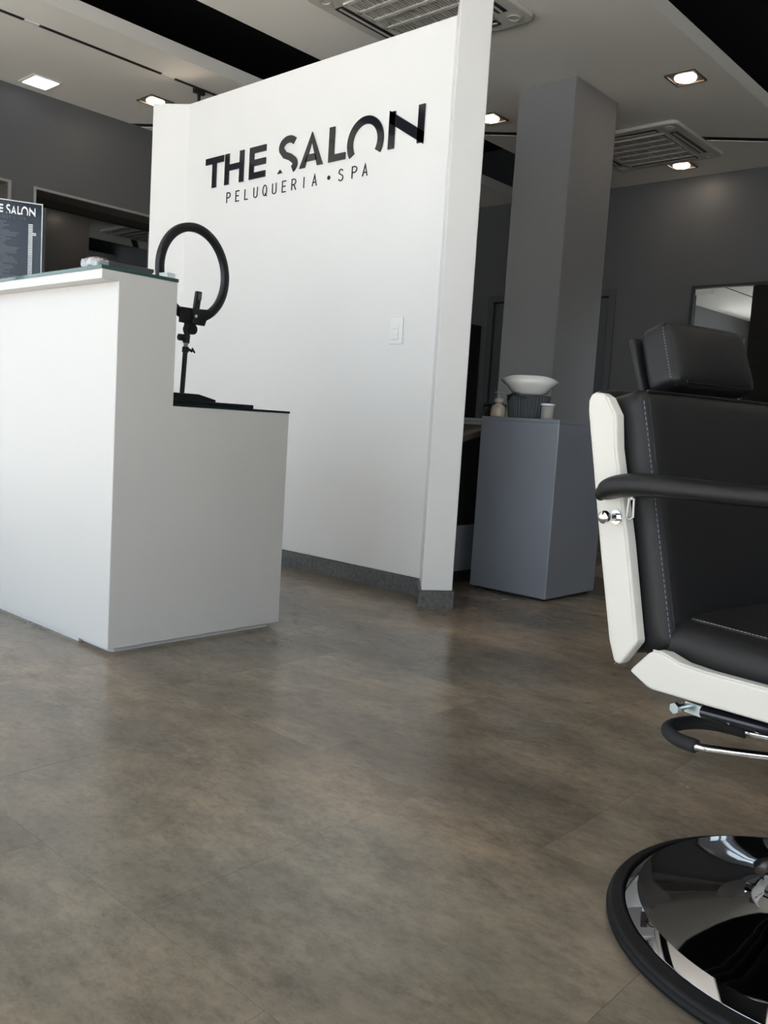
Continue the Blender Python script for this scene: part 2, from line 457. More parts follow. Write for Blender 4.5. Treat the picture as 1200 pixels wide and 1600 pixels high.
for k, (a, b, yw, nm_) in enumerate([(*w, YR - .07, 'side') for w in ADDED_RWINS] + [(*w, YL + .1, 'left') for w in ADDED_LWINS]):
    f = B(); nm = max(1, round((b - a) / 1.1) - 1)
    xs = [a + (b - a) * (i + 1) / (nm + 1) for i in range(nm)]
    for x0, x1, z0, z1 in [(a, a + .05, 0, 2.85), (b - .05, b, 0, 2.85), (a + .05, b - .05, 0, .06), (a + .05, b - .05, 2.8, 2.85)] + [(x - .025, x + .025, .06, 2.8) for x in xs]:
        box(f, x0, x1, yw - .03, yw + .03, z0, z1)
    w = tag(obj('window_%d' % (k + 1 + len(WINS)), f, M['alu']), 'unseen glazed bay added to the %s wall for more daylight' % nm_, 'window', kind='structure')
    xx = [a + .05] + xs + [b - .05]
    for p, q in zip(xx, xx[1:]): obj('pane', box(B(), p, q, yw - .002, yw + .002, .06, 2.8), M['pane'], w)
pv = B(); box(pv, -16, FRONT_X - .12, -16, 18, -.12, -.05); box(pv, FRONT_X - .12, 20, -16, YR - .15, -.12, -.05); box(pv, FRONT_X - .12, 20, YL + .4, 18, -.12, -.05)  # unseen paving, added to throw daylight up at the ceiling
tag(obj('pavement', pv, M['pavement']),
    'unseen pale concrete pavement added outside the shop front to bounce daylight', 'pavement', kind='structure')

# square column
t = thing('column', 'square charcoal column rising to the ceiling behind the grey cabinet', 'column', (5.59, 3.497, 0))
obj('shaft', box(B(), -.29, .29, -.227, .227, 0, CEIL - .0005), M['column'], t, bevel=.004)
obj('baseboard', box(B(), -.30, .30, -.237, .237, 0, .08), M['tile_base'], t)

# white partition with splayed ends
t = thing('partition_wall', 'white freestanding partition wall with splayed ends carrying black lettering', 'partition', (3.1, 3.4, 0))
O = Vector((3.1, 3.4, 0))
def pl(u, v, w): return (u - O.x, v - O.y, w)
PT = 2.535
PP = [(2.935, 4.625), (3.063, 4.447), (3.063, 2.506), (2.851, 2.318), (2.964, 2.240), (3.205, 2.45), (3.205, 4.49), (3.045, 4.71)]
pb = B()
prism(pb, PP, lambda u, v, w: pl(u, v, .078 + w), PT - .078)
obj('panel', pb, M['wall_white'], t, bevel=.004, seg=2)
BB = [(2.925, 4.622), (3.053, 4.443), (3.053, 2.511), (2.838, 2.318), (2.966, 2.230), (3.215, 2.447), (3.215, 4.493), (3.048, 4.722)]
obj('baseboard', prism(B(), BB, lambda u, v, w: pl(u, v, w), .077), M['tile_base'], t)

# ------------------------------------------------------------------ lettering
def ribbon(pts, w):
    """outline polygon of a polyline stroked with width w, mitred"""
    P = [Vector((*p, 0)) for p in pts]; L, R = [], []
    for i, p in enumerate(P):
        d0 = (P[i] - P[i - 1]).normalized() if i else None
        d1 = (P[i + 1] - P[i]).normalized() if i < len(P) - 1 else None
        d0 = d0 or d1; d1 = d1 or d0
        n0 = Vector((-d0.y, d0.x, 0)); n1 = Vector((-d1.y, d1.x, 0))
        m = (n0 + n1).normalized(); k = w / 2 / max(.35, m.dot(n0))
        L.append((p.x + m.x * k, p.y + m.y * k)); R.append((p.x - m.x * k, p.y - m.y * k))
    return L, R
def strip(bm, L, R, fn, t):
    for i in range(len(L) - 1):
        prism(bm, [L[i], R[i], R[i + 1], L[i + 1]], fn, t)
def arc(cx, cz, rx, rz, a0, a1, n=24):
    return [(cx + rx * math.cos(math.radians(a0 + (a1 - a0) * i / n)), cz + rz * math.sin(math.radians(a0 + (a1 - a0) * i / n))) for i in range(n + 1)]
def big_letter(ch, x0, x1, h, w):
    """list of polygons (u, v)"""
    W_ = x1 - x0; out = []
    def rect(a, b, c, d): out.append([(a, c), (b, c), (b, d), (a, d)])
    if ch == 'T': rect(x0, x1, h - w * .95, h); rect((x0 + x1 - w) / 2, (x0 + x1 + w) / 2, 0, h - w * .95)
    elif ch == 'H': rect(x0, x0 + w, 0, h); rect(x1 - w, x1, 0, h); rect(x0 + w, x1 - w, h * .44, h * .44 + w * .9)
    elif ch == 'E':
        rect(x0, x0 + w, 0, h)
        for z in (0, (h - w * .9) / 2, h - w * .9): rect(x0 + w, x1, z, z + w * .9)
    elif ch == 'L': rect(x0, x0 + w, 0, h); rect(x0 + w, x1, 0, w * .9)
    elif ch == 'A':
        c = (x0 + x1) / 2; s = w * 1.1
        out.append([(x0, 0), (x0 + s, 0), (c, h * .74), (c, h * 1.02)])
        out.append([(x1 - s, 0), (x1, 0), (c, h * 1.02), (c, h * .74)])
        out.append([(x0 + s + (c - x0 - s) * .22 - .3 * w, h * .17), (x1 - s - (c - x0 - s) * .22 + .3 * w, h * .17), (c + (x1 - c - s) * .62, h * .37), (c - (x1 - c - s) * .62, h * .37)])
    elif ch == 'N':
        rect(x0, x0 + w, 0, h); rect(x1 - w, x1, 0, h)
        out.append([(x0, h + .008), (x0, h - .046), (x1, -.008), (x1, .046)])
    elif ch == 'O':
        r = W_ / 2; cz = h * 1.07 - r
        a = math.degrees(math.asin(max(-1, min(1, (0.02 * h - cz) / r))))
        P = arc((x0 + x1) / 2, cz, r - w / 2, r - w / 2, -a + 180 + 4, a - 4, 40)
        L, R = ribbon(P, w)
        for k in range(len(L) - 1): out.append([L[k], R[k], R[k + 1], L[k + 1]])
    elif ch == 'S':
        r = h * .27; c = (x0 + x1) / 2; ww = w * .95
        P = arc(c, h - r + .02 * h, W_ / 2 - ww / 2, r - ww / 2 + .01, 35, 195, 18)
        P += [(c - W_ * .18, h * .52), (c + W_ * .12, h * .42)]
        P += arc(c - W_ * .02, h * .20, W_ / 2 - ww / 2 + W_ * .02, h * .2, 38, -48, 12)
        L, R = ribbon(P, ww)
        for k in range(len(L) - 1): out.append([L[k], R[k], R[k + 1], L[k + 1]])
    return out
SIGN = [('T', 0, .165), ('H', .178, .344), ('E', .392, .527), ('S', .632, .778), ('A', .795, .967), ('L', 1.006, 1.123), ('O', 1.134, 1.370), ('N', 1.401, 1.614)]
def glyph(ch):
    """thin stroke glyphs in a 0.62 x 1 box"""
    a = {'P': [[(0, 0), (0, 1), (.36, 1), (.52, .92), (.58, .76), (.52, .6), (.36, .5), (0, .5)]],
         'E': [[(.56, 0), (0, 0), (0, 1), (.56, 1)], [(0, .52), (.48, .52)]],
         'L': [[(0, 1), (0, 0), (.52, 0)]],
         'U': [[(0, 1), (0, .22), (.08, .06), (.28, 0), (.48, .06), (.56, .22), (.56, 1)]],
         'Q': [arc(.3, .5, .3, .5, 0, 360, 18), [(.36, .2), (.64, -.06)]],
         'R': [[(0, 0), (0, 1), (.36, 1), (.52, .92), (.58, .76), (.52, .6), (.36, .5), (0, .5)], [(.3, .5), (.6, 0)]],
         'I': [[(.1, 0), (.1, 1)]],
         'A': [[(0, 0), (.3, 1), (.6, 0)], [(.1, .32), (.5, .32)]],
         'S': [arc(.3, .75, .26, .25, 25, 200, 10) + arc(.3, .26, .28, .26, 75, -160, 12)]}
    return a[ch]
SUB = [('P', .203), ('E', .283), ('L', .361), ('U', .437), ('Q', .512), ('U', .590), ('E', .668), ('R', .742), ('I', .828), ('A', .896), ('S', 1.083), ('P', 1.175), ('A', 1.245)]
def lettering(parent, fn, big_m, sub_m, t, hs=1.0, first_letter=0):
    names = dict(zip('THESALON', 'THESALON'))
    for k, (ch, a, b) in enumerate(SIGN):
        bm = B()
        for poly in big_letter(ch, a, b, .166, .037):
            prism(bm, poly, fn, t)
        obj('letter', bm, big_m, parent)
        if ch == 'S':
            bm = B(); prism(bm, [(a - .006, -.002), (a + .032, 0), (a + .015, .018)], fn, t)
            obj('letter_tail', bm, big_m, parent)
    for ch, u in SUB:
        bm = B()
        for st in glyph(ch):
            L, R = ribbon([(u + x * .052, -.098 + y * .054) for x, y in st], .0055)
            strip(bm, L, R, fn, t * .5)
        obj('letter', bm, sub_m, parent)
    bm = B(); prism(bm, arc(1.014, -.072, .0105, .0105, 0, 350, 15), fn, t * .5); obj('dot', bm, sub_m, parent)
sg = thing('wall_lettering', 'black gloss lettering mounted on the white partition wall', 'sign', (3.063, 4.264, 2.030))
lettering(sg, lambda u, v, w: (-.0006 - w, -u, v), M['black_gloss'], M['black_print'], .006)

# light switch on the partition
sw = thing('light_switch', 'white three module light switch plate on the white partition', 'switch', (3.063, 2.739, 1.203))
obj('plate', box(B(), -.008, -.0005, -.040, .040, -.062, .062), M['white_plastic'], sw, bevel=.003, seg=3)
for k in range(3):
    z = .030 - k * .024
    obj('button', box(B(), -.0115 - (.002 if k == 2 else 0), -.0075, -.017, .020, z - .0225, z), M['white_plastic'], sw, bevel=.001)

# ------------------------------------------------------------------ reception desk
D0 = Vector((1.436, 2.414, 0))
dk = thing('reception_desk', 'white laminate reception desk with raised glass topped counter', 'desk', tuple(D0))
LX, HX, DL = .704, .207, 1.0                                     # lower depth, raised counter depth, length along the wall
prof = [(0, .014), (LX, .014), (LX, .786), (HX, .786), (HX, 1.176), (-.057, 1.176), (-.057, 1.148), (0, 1.148)]
obj('side_panel', prism(B(), prof, lambda u, v, w: (u, w, v), .004), M['desk_white'], dk, bevel=.001)
obj('front_panel', box(B(), 0, .025, .0041, DL, .014, 1.1475), M['desk_white'], dk)
obj('counter_slab', box(B(), -.057, HX, .0041, DL, 1.148, 1.176), M['desk_white'], dk)
obj('inner_panel', box(B(), HX - .025, HX, .0041, DL, .79, 1.1475), M['desk_white'], dk)
obj('rear_bounce_panel', box(B(), LX - .025, LX, .0305, DL, .014, .7595), M['desk_white'], dk)  # unseen white board, added to bounce light onto the partition
obj('worktop', box(B(), .0255, LX, .0305, DL, .760, .786), M['desk_white'], dk)
obj('end_panel', prism(B(), prof, lambda u, v, w: (u, DL + .0005 + w, v), .030), M['desk_white'], dk)
obj('counter_glass', box(B(), -.060, HX + .002, -.002, DL + .03, 1.1765, 1.1865), M['glass_green'], dk)
obj('worktop_glass', box(B(), HX + .001, LX + .002, -.002, DL + .03, .7865, .7945), M['glass_dark'], dk)
obj('plinth', prism(B(), [(.02, .03), (.03, .012), (.66, .012), (.66, .05), (.05, .05), (.05, DL), (.006, DL), (.006, .19), (.02, .19)],
                    lambda u, v, w: (u, v, w), .0135), M['desk_white'], dk)

# ring light on the lower counter
rl = thing('ring_light', 'black ring light on a short stand on the lower desk counter', 'lamp', (1.842, 2.655, .7945))
obj('base', prism(B(), [(-.11, -.07), (.272, -.07), (.272, .07), (-.11, .07)], lambda u, v, w: (u, v, .0003 + w), .0155), M['black_plastic'], rl, bevel=.002)
obj('base_block', prism(B(), [(-.11, .016), (.105, .016), (.105, .024), (.03, .040), (-.11, .040)], lambda u, v, w: (u, -.06 + w, v), .12), M['black_plastic'], rl, bevel=.002)
obj('pole', tube(B(), [(0, 0, .040), (.008, 0, .205)], .0085), M['black_plastic'], rl)
obj('chrome_sleeve', tube(B(), [(.0078, 0, .203), (.009, 0, .222)], .0075), M['steel'], rl)
cl = B(); tube(cl, [(.0072, 0, .185), (.0078, 0, .204)], .012)
lv = obj('pole_clamp', cl, M['black_plastic'], rl)
bm = B(); tube(bm, [(.012, -.012, .196), (.026, -.016, .190)], .005); tube(bm, [(.024, -.016, .202), (.036, -.016, .186)], .0032)
obj('clamp_lever', bm, M['black_plastic'], lv)
hb = B(); tube(hb, [(.009, 0, .218), (.011, 0, .245)], .012); tube(hb, [(.011, 0, .243), (.014, 0, .290)], [.010, .014])
hd = obj('tilt_head', hb, M['black_plastic'], rl)
bm = B(); tube(bm, [(.024, -.018, .268), (.024, .018, .268)], .019, 18); obj('tilt_knob', bm, M['black_plastic'], hd)
bm = B(); tube(bm, [(.0, .0, .236), (-.022, 0, .236)], .012); obj('side_knob', bm, M['black_plastic'], hd)
ra = math.radians(8)                                             # turn of the ring about the pole
def rw(u, v, w): return (.014 + u * math.cos(ra) + w * math.sin(ra), u * math.sin(ra) - w * math.cos(ra), v)
RC, RO, RI = (0.018, .466), .171, .1405
def ringpt(r, k, w, n=64):
    a = 2 * PI * k / n
    return rw(RC[0] + r * math.cos(a), RC[1] + r * math.sin(a), w)
bm = B(); n = 64
prof_r = [(RI, -.006), (RI + .004, -.012), (RO - .004, -.012), (RO, -.006), (RO, .006), (RO - .004, .010), (RI + .004, .010), (RI, .006)]
rings = [[bm.verts.new(ringpt(r, k, w)) for r, w in prof_r] for k in range(n)]
for k in range(n):
    A_, B_ = rings[k], rings[(k + 1) % n]
    for j in range(8): bm.faces.new((A_[j], A_[(j + 1) % 8], B_[(j + 1) % 8], B_[j]))
ring = obj('ring', bm, M['black_plastic'], rl, smooth=True)
bm = B()
va = [[bm.verts.new(ringpt(r, k, -.0125)) for r in (RI + .005, RO - .005)] for k in range(n)]
for k in range(n): bm.faces.new((va[k][0], va[k][1], va[(k + 1) % n][1], va[(k + 1) % n][0]))
obj('diffuser', bm, M['white_plastic'], ring)
bm = B(); prism(bm, [(-.055, .285), (.058, .285), (.066, .305), (.100, .330), (.078, .345), (.010, .340), (-.055, .338)], lambda u, v, w: rw(u, v, w + .011), .014)
br = obj('mount_bracket', bm, M['black_plastic'], rl, bevel=.002)
bm = B(); prism(bm, [(-.014, .286), (.012, .286), (.016, .325), (.026, .40), (.002, .40), (-.006, .345)], lambda u, v, w: rw(u, v, w + .026), .012)
ph = obj('phone_holder', bm, M['black_plastic'], rl, bevel=.002)
bm = B(); prism(bm, [(.006, .370), (.021, .370), (.023, .395), (.008, .395)], lambda u, v, w: rw(u, v, w + .0385), .002); obj('holder_pad', bm, M['steel'], ph)
bm = B(); prism(bm, arc(-.001, .312, .0055, .0055, 0, 345, 12), lambda u, v, w: rw(u, v, w + .0385), .003); obj('screw', bm, M['white_plastic'], ph)

# price list in a clear stand
a = math.radians(154.5)
ps = thing('price_list_stand', 'navy price list with white lettering in a clear stand on the counter', 'sign', (1.597, 3.232, 1.1870), a + PI)
PW, PH = .232, .316
obj('board', box(B(), -PW + .003, -.003, .0015, .0045, .010, PH - .003), M['navy'], ps)
f = B()
for q in ((-PW, -PW + .003, 0, PH), (-.003, 0, 0, PH), (-PW + .003, -.003, PH - .003, PH), (-PW + .003, -.003, 0, .009)): box(f, q[0], q[1], -.002, .008, q[2], q[3])
obj('holder_edge', f, M['white_plastic'], ps)
obj('holder_foot', box(B(), -PW, 0, -.03, .06, .0, .0025), M['acrylic'], ps)
sc = .164 / 1.614
def pf(u, v, w): return (-PW + .0430 + u * sc, .0012 - w * .1, .268 + v * sc * 1.75)
lettering(ps, pf, M['white_print'], M['grey_print'], .006)
rows = B(); prices = B()
for k in range(36):
    z = .235 - k * .0060
    ln = random.uniform(.07, .135)
    box(rows, -PW + .022, -PW + .022 + ln, .0006, .0012, z, z + .0026)
    box(prices, -.048, -.033 + (.012 if k in (5, 6, 34, 35) else 0), .0006, .0012, z, z + .0032)
tag(obj('list_lines', rows, M['grey_print'], ps), kind='stuff'); tag(obj('price_marks', prices, M['white_print'], ps), kind='stuff')

# small things on the raised counter
GZ = 1.1870
t = thing('tray', 'flat grey metal tray with silver lower edge on the glass counter', 'tray', (1.545, 2.585, GZ), 0)
obj('body', prism(B(), [(-.08, .008), (.085, .008), (.085, .014), (.078, .020), (.088, .026), (.088, .036), (-.08, .036), (-.088, .030)], lambda u, v, w: (u, -.05 + w, v), .13), M['tray'], t, bevel=.001)
obj('foot_strip', box(B(), -.075, .082, -.055, .07, .0, .0078), M['zinc'], t)
t = thing('crumpled_wrapper', 'crumpled clear wrapper with pink print at the counter corner', 'wrapper', (1.406, 2.505, GZ), .1)
bm = B(); soft_box(bm, .024, .038, .012, .008, 8, fn=lambda o: (o.x + .004 * math.sin(o.y * 160), o.y, max(0, o.z + .013 + .005 * math.sin(o.x * 190 + o.y * 120))))
wr = obj('wrap', bm, M['wrapper'], t)
bm = B(); box(bm, -.015, .02, -.03, .02, .0290, .0300); obj('printed_flap', bm, M['pink'], wr)
t = thing('card_box', 'small white card box at the right end of the glass counter', 'box', (1.628, 2.452, GZ), .1)
obj('box_body', box(B(), -.016, .016, -.02, .02, 0, .014), M['paper'], t, bevel=.001)
obj('lid', box(B(), -.0165, .0165, -.0205, .0205, .0143, .018), M['white_plastic'], t, bevel=.001)
t = thing('glass_stopper', 'tiny clear glass bead on the counter in front of the price list', 'bead', (1.47, 2.93, GZ))
lathe_bm = lathe(B(), [(0, 0), (.006, 0), (.007, .006), (.004, .011), (0, .012)], 12); obj('bead', lathe_bm, M['acrylic'], t, smooth=True)

# ------------------------------------------------------------------ grey cabinet and what stands on it
cb = thing('grey_cabinet', 'tall grey lacquered cabinet block beside the end of the white partition', 'cabinet', (3.463, 2.082, 0))
CX, CYY = .452, .430
obj('plinth', box(B(), .02, CX - .02, .02, CYY - .02, 0, .014), M['black_plastic'], cb)
obj('body', box(B(), .0, CX, .0, CYY, .014, .822), M['cabinet'], cb, bevel=.002)
obj('top_panel', box(B(), .0, CX, .0, CYY, .8225, .839), M['cabinet'], cb, bevel=.0015)
obj('corner_edge', box(B(), -.0008, .002, -.0008, .0015, .016, .836), M['cabinet_edge'], cb)
CT = .8392
bk = thing('basket', 'dark grey ribbed basket under the white bowl on the grey cabinet', 'basket', (3.66, 2.382, CT), math.radians(31))
bm = B(); n = 160
pr = [(0, 0), (.092, 0), (.106, .11), (.098, .11), (.088, .006), (0, .006)]
rg = []
for r, z in pr:
    if r == 0: rg.append([bm.verts.new((0, 0, z))]); continue
    ring_ = []
    for k in range(n):
        th = 2 * PI * k / n; rr = r + (.0022 if (k % 4) < 2 else -.0022) * (1 if r > .089 else 0)
        ring_.append(bm.verts.new((rr * math.cos(th) * .8, rr * math.sin(th), z)))
    rg.append(ring_)
for A_, B_ in zip(rg, rg[1:]):
    for k in range(n):
        j = (k + 1) % n
        if len(A_) == 1: bm.faces.new((A_[0], B_[j], B_[k]))
        elif len(B_) == 1: bm.faces.new((A_[k], A_[j], B_[0]))
        else: bm.faces.new((A_[k], A_[j], B_[j], B_[k]))
obj('basket_body', bm, M['basket'], bk)
obj('rim', tube(B(), [(.104 * .8 * math.cos(2 * PI * k / 32), .104 * math.sin(2 * PI * k / 32), .110) for k in range(32)], .0045, 8, closed=True), M['basket'], bk)
obj('handle', tube(B(), spline([(-.060, .098, .085), (-.080, .085, .108), (-.092, .060, .118), (-.094, .03, .108), (-.086, .01, .102)], 6), .0055, 8), M['black_plastic'], bk)
bw_ = thing('bowl', 'white flared bowl with raised end lips sitting on the ribbed basket', 'bowl', (3.66, 2.382, CT + .1155), math.radians(31))
bm = B(); n = 64
def bowl_r(th):                                                  # elongated rim, spouted at both ends
    return .098 + .043 * abs(math.sin(th)) ** 1.6
prb = [(0, 0.002, 0), (.45, 0.0, 0), (.58, .010, 0), (.80, .045, 0), (1.0, .066, 1), (.975, .066, 1), (.78, .048, 0), (.55, .014, 0), (0, .008, 0)]
rg = []
for s, z, up in prb:
    if s == 0: rg.append([bm.verts.new((0, 0, z))]); continue
    rg.append([bm.verts.new((bowl_r(2 * PI * k / n) * s * math.cos(2 * PI * k / n), bowl_r(2 * PI * k / n) * s * math.sin(2 * PI * k / n),
              z + up * (.024 * (1 - abs(math.sin(2 * PI * k / n)) ** 5)))) for k in range(n)])
for A_, B_ in zip(rg, rg[1:]):
    for k in range(n):
        j = (k + 1) % n
        if len(A_) == 1: bm.faces.new((A_[0], B_[j], B_[k]))
        elif len(B_) == 1: bm.faces.new((A_[k], A_[j], B_[0]))
        else: bm.faces.new((A_[k], A_[j], B_[j], B_[k]))
obj('bowl_shell', bm, M['ceramic'], bw_, smooth=True)
obj('foot', lathe(B(), [(.045, -.0), (.048, -.004), (.0, -.004)], 32), M['ceramic'], bw_)
t = thing('soap_dispenser', 'clear pump bottle of beige lotion left of the ribbed basket', 'bottle', (3.62, 2.502 - .03, CT))
t.location = (3.51, 2.453, CT)
obj('bottle', lathe(B(), [(0, 0), (.034, 0), (.036, .006), (.035, .040), (.030, .052), (.014, .062), (.013, .070), (0, .070)], 28), M['lotion'], t, smooth=True)
obj('collar', lathe(B(), [(.0, .070), (.022, .070), (.022, .088), (.010, .090), (.0, .090)], 24), M['bottle'], t)
pm = B(); tube(pm, [(0, 0, .090), (0, 0, .116)], .004); box(pm, -.008, .008, -.022, .022, .116, .120); obj('pump', pm, M['bottle'], t)
t = thing('glass_jar', 'small clear lidded jar right of the ribbed basket', 'jar', (3.63, 2.252, CT))
obj('jar_body', lathe(B(), [(0, 0), (.030, 0), (.031, .004), (.031, .062), (.027, .066), (.027, .004), (0, .004)], 28), M['bottle'], t, smooth=True)
obj('lid', lathe(B(), [(0, .0665), (.034, .0665), (.034, .076), (0, .077)], 28), M['ceramic'], t)

# wash station behind the cabinet
ws = thing('wash_chair', 'black and grey wash chair in the gap between partition and grey cabinet', 'chair', (3.45, 2.63, 0))
obj('toe_kick', box(B(), .05, 1.0, .02, .58, 0, .055), M['black_plastic'], ws)
obj('base', box(B(), 0, 1.05, 0, .60, .056, .286), M['cabinet'], ws, bevel=.004)
bm = B(); prism(bm, [(0, .2865), (1.05, .2865), (1.05, .72), (.6, .80), (.30, .76), (.16, .735), (0, .70)], lambda u, v, w: (u, .02 + w, v), .56)
obj('shell', bm, M['leather'], ws, bevel=.012, seg=3)
bm = B(); prism(bm, [(0, .7005), (.16, .7355), (.30, .7605), (.60, .8005), (.60, .835), (.30, .800), (.16, .772), (0, .737)], lambda u, v, w: (u, -.015 + w, v), .07)
obj('armrest', bm, M['frame_brown'], ws, bevel=.008, seg=3)
c2 = thing('low_grey_cabinet', 'second grey cabinet behind the wash chair, only its top edge showing', 'cabinet', (4.52, 3.02, 0))
obj('plinth', box(B(), .02, .43, .02, .78, 0, .05), M['black_plastic'], c2)
obj('body', box(B(), 0, .45, 0, .80, .051, .825), M['cabinet_edge'], c2, bevel=.002)
obj('top_panel', box(B(), -.004, .454, -.004, .804, .8255, .845), M['cabinet_edge'], c2, bevel=.002)
t = thing('tint_tub', 'black round tub with a rim standing on the second grey cabinet', 'tub', (4.62, 3.255, .8455))
obj('tub', lathe(B(), [(0, 0), (.066, 0), (.072, .085), (.066, .085), (.061, .004), (0, .004)], 32), M['black_plastic'], t, smooth=True)
obj('rim', lathe(B(), [(.070, .086), (.078, .088), (.078, .096), (.064, .096), (.064, .086)], 32), M['frame_dark'], t)
t = thing('tall_black_cabinet', 'tall narrow black cabinet at the back wall beside the partition edge', 'cabinet', (7.62, 5.78, 0))
obj('body', box(B(), 0, .22, 0, .8, .06, 1.90), M['black_plastic'], t, bevel=.003)
obj('plinth', box(B(), .02, .22, .02, .78, 0, .0595), M['black_plastic'], t)
for k in range(2): obj('cabinet_door', box(B(), -.018, -.001, .003 + .4 * k, .397 + .4 * k, .065, 1.895), M['black_gloss'], t)

# mirror on the back wall
t = thing('wall_mirror', 'dark framed mirror on the back wall behind the barber chair headrest', 'mirror', (XB - .018, 2.78, .35), math.radians(-1.5))
h, H = .655, 1.835
f = B()
for q in ((-h, -h + .028, 0, H), (h - .028, h, 0, H), (-h + .028, h - .028, H - .022, H), (-h + .028, h - .028, 0, .022)): box(f, -.05, -.0005, q[0], q[1], q[2], q[3])
obj('frame', f, M['frame_dark'], t)
obj('mirror_pane', box(B(), -.022, -.012, -h + .0285, h - .0285, .0225, H - .0225), M['mirror'], t)
obj('corner_plate', box(B(), -.026, -.0222, h - .185, h - .030, H - .080, H - .030), M['white_plastic'], t)

# ------------------------------------------------------------------ ceiling fittings
def downlight(x, y, label):
    t = thing('downlight', label, 'light', (x, y, CEIL), group='square recessed downlights')
    f = B(); s = .104
    for q in ((-s, -s + .014, -s, s), (s - .014, s, -s, s), (-s + .014, s - .014, -s, -s + .014), (-s + .014, s - .014, s - .014, s)): box(f, q[0], q[1], q[2], q[3], -.010, -.0005)
    obj('trim', f, M['bronze'], t)
    obj('recess', box(B(), -s + .0145, s - .0145, -s + .0145, s - .0145, -.003, -.0005), M['frame_dark'], t)  # flat dark plate, its colour gives the look of a shaded recess
    obj('lamp', lathe(B(), [(0, -.020), (.055, -.0185), (.068, -.012), (.070, -.0035), (0, -.0035)], 32), M['lamp'], t, smooth=True)
downlight(5.712, 2.695, 'lit square downlight nearest the dark ceiling edge at upper right')
downlight(7.474, 3.489, 'lit square downlight just beyond the rear air conditioner')
downlight(5.66, 4.235, 'lit square downlight peeping out between partition and column')
downlight(3.975, 6.235, 'lit square downlight above the left end of the white partition')
t = thing('led_panel', 'cool white square ceiling light at upper left', 'light', (3.25, 6.655, CEIL))
obj('frame', box(B(), -.115, .115, -.125, .125, -.008, -.0005), M['white_plastic'], t, bevel=.004)
obj('diffuser', box(B(), -.092, .092, -.108, .108, -.014, -.0085), M['led'], t, bevel=.003)

t = thing('lighting_track', 'thin black lighting track across the left ceiling panel', 'track', (0, 5.705, CEIL))
for x0, x1 in ((-1.2, 2.665), (2.765, 3.675), (3.785, 4.42)): obj('rail', box(B(), x0, x1, -.011, .011, -.008, -.0005), M['black_plastic'], t)
for x0, x1 in ((2.6655, 2.7645), (3.6755, 3.7845)): obj('joiner', box(B(), x0, x1, -.011, .011, -.009, -.0005), M['white_plastic'], t)
t = thing('track_spotlight', 'black track spotlight peeping over the top of the white partition', 'light', (4.005, 5.705, CEIL - .0085))
obj('adapter', box(B(), -.045, .045, -.018, .018, -.035, 0), M['black_plastic'], t, bevel=.003)
obj('stem', tube(B(), [(0, 0, -.035), (0, 0, -.15)], .012), M['black_plastic'], t)
hd = B(); tube(hd, [(.06, .03, -.140), (.0, 0, -.165), (-.07, -.035, -.195)], [.030, .045, .050], 20); obj('head', hd, M['black_plastic'], t, smooth=False)
obj('lens', tube(B(), [(-.0705, -.0353, -.1953), (-.073, -.0365, -.1963)], .044, 20), M['lamp'], t)

def cassette(x, y, label):
    t = thing('air_conditioner', label, 'air conditioner', (x, y, CEIL), group='ceiling cassette air conditioners')
    s = .475; c = .055
    def rr(h, r, n=5):
        P = []
        for cx_, cy_, a0 in ((h - r, h - r, 0), (-h + r, h - r, 90), (-h + r, -h + r, 180), (h - r, -h + r, 270)):
            P += arc(cx_, cy_, r, r, a0, a0 + 90, n)
        return P
    obj('fascia', prism(B(), rr(s, c), lambda u, v, w: (u, v, -.028 + w), .0275), M['ac_white'], t, bevel=.006, seg=2)
    for k in range(4):
        a_ = k * PI / 2; ca, sa = math.cos(a_), math.sin(a_)
        fn = lambda u, v, w: (u * ca - v * sa, u * sa + v * ca, -.0325 + w)
        so = obj('air_slot', prism(B(), [(-.285, .345), (.285, .345), (.285, .405), (-.285, .405)], fn, .0042), M['black_plastic'], t)
        fl = lambda u, v, w: (u * ca - v * sa, u * sa + v * ca, -.0370 + w)
        obj('flap', prism(B(), [(-.275, .365), (.275, .365), (.275, .382), (-.275, .382)], fl, .004), M['ac_white'], so)
        a45 = a_ + PI / 4
        cc = (.385 * math.sqrt(2) * math.cos(a45), .385 * math.sqrt(2) * math.sin(a45))
        bm = B(); lathe(bm, [(.030, -.0285), (.040, -.0285), (.042, -.034), (.028, -.034), (.030, -.0285)], 24, cc)
        obj('corner_cap', bm, M['ac_white'], t, smooth=False)
    g = .300
    gr = obj('intake_grille', box(B(), -g, g, -g, g, -.030, -.0282), M['black_plastic'], t)
    nb = 5; wband = 2 * g / nb
    bm = B()
    for k in range(nb + 1):
        xx = -g + k * wband
        box(bm, xx - .013, xx + .013, -g - .013, g + .013, -.040, -.0302)
    box(bm, -g, g, -g - .013, -g + .006, -.040, -.0302); box(bm, -g, g, g - .006, g + .013, -.040, -.0302)
    obj('grille_frame', bm, M['ac_white'], gr)
    bm = B(); ns = 30
    for k in range(ns):
        yy = -g + .012 + k * (2 * g - .024) / (ns - 1)
        box(bm, -g, g, yy - .0030, yy + .0030, -.037, -.0303)
    tag(obj('louvre', bm, M['ac_white'], gr), kind='stuff')
cassette(3.945, 3.505, 'ceiling cassette air conditioner above the white partition top')
cassette(6.862, 3.535, 'ceiling cassette air conditioner right of the square column')

for k, (x, y, lab) in enumerate(((3.0, 4.95, 'thin suspension rod in the left dark ceiling gap'), (4.62, 1.9, 'thin suspension rod in the dark gap at upper right'))):
    t = thing('suspension_rod', lab, 'rod', (x, y, TOP - .001))
    obj('rod', tube(B(), [(0, 0, 0), (0, 0, -.50)], .004, 6), M['steel'], t)
    obj('bracket', box(B(), -.02, .02, -.02, .02, -.515, -.501), M['steel'], t)
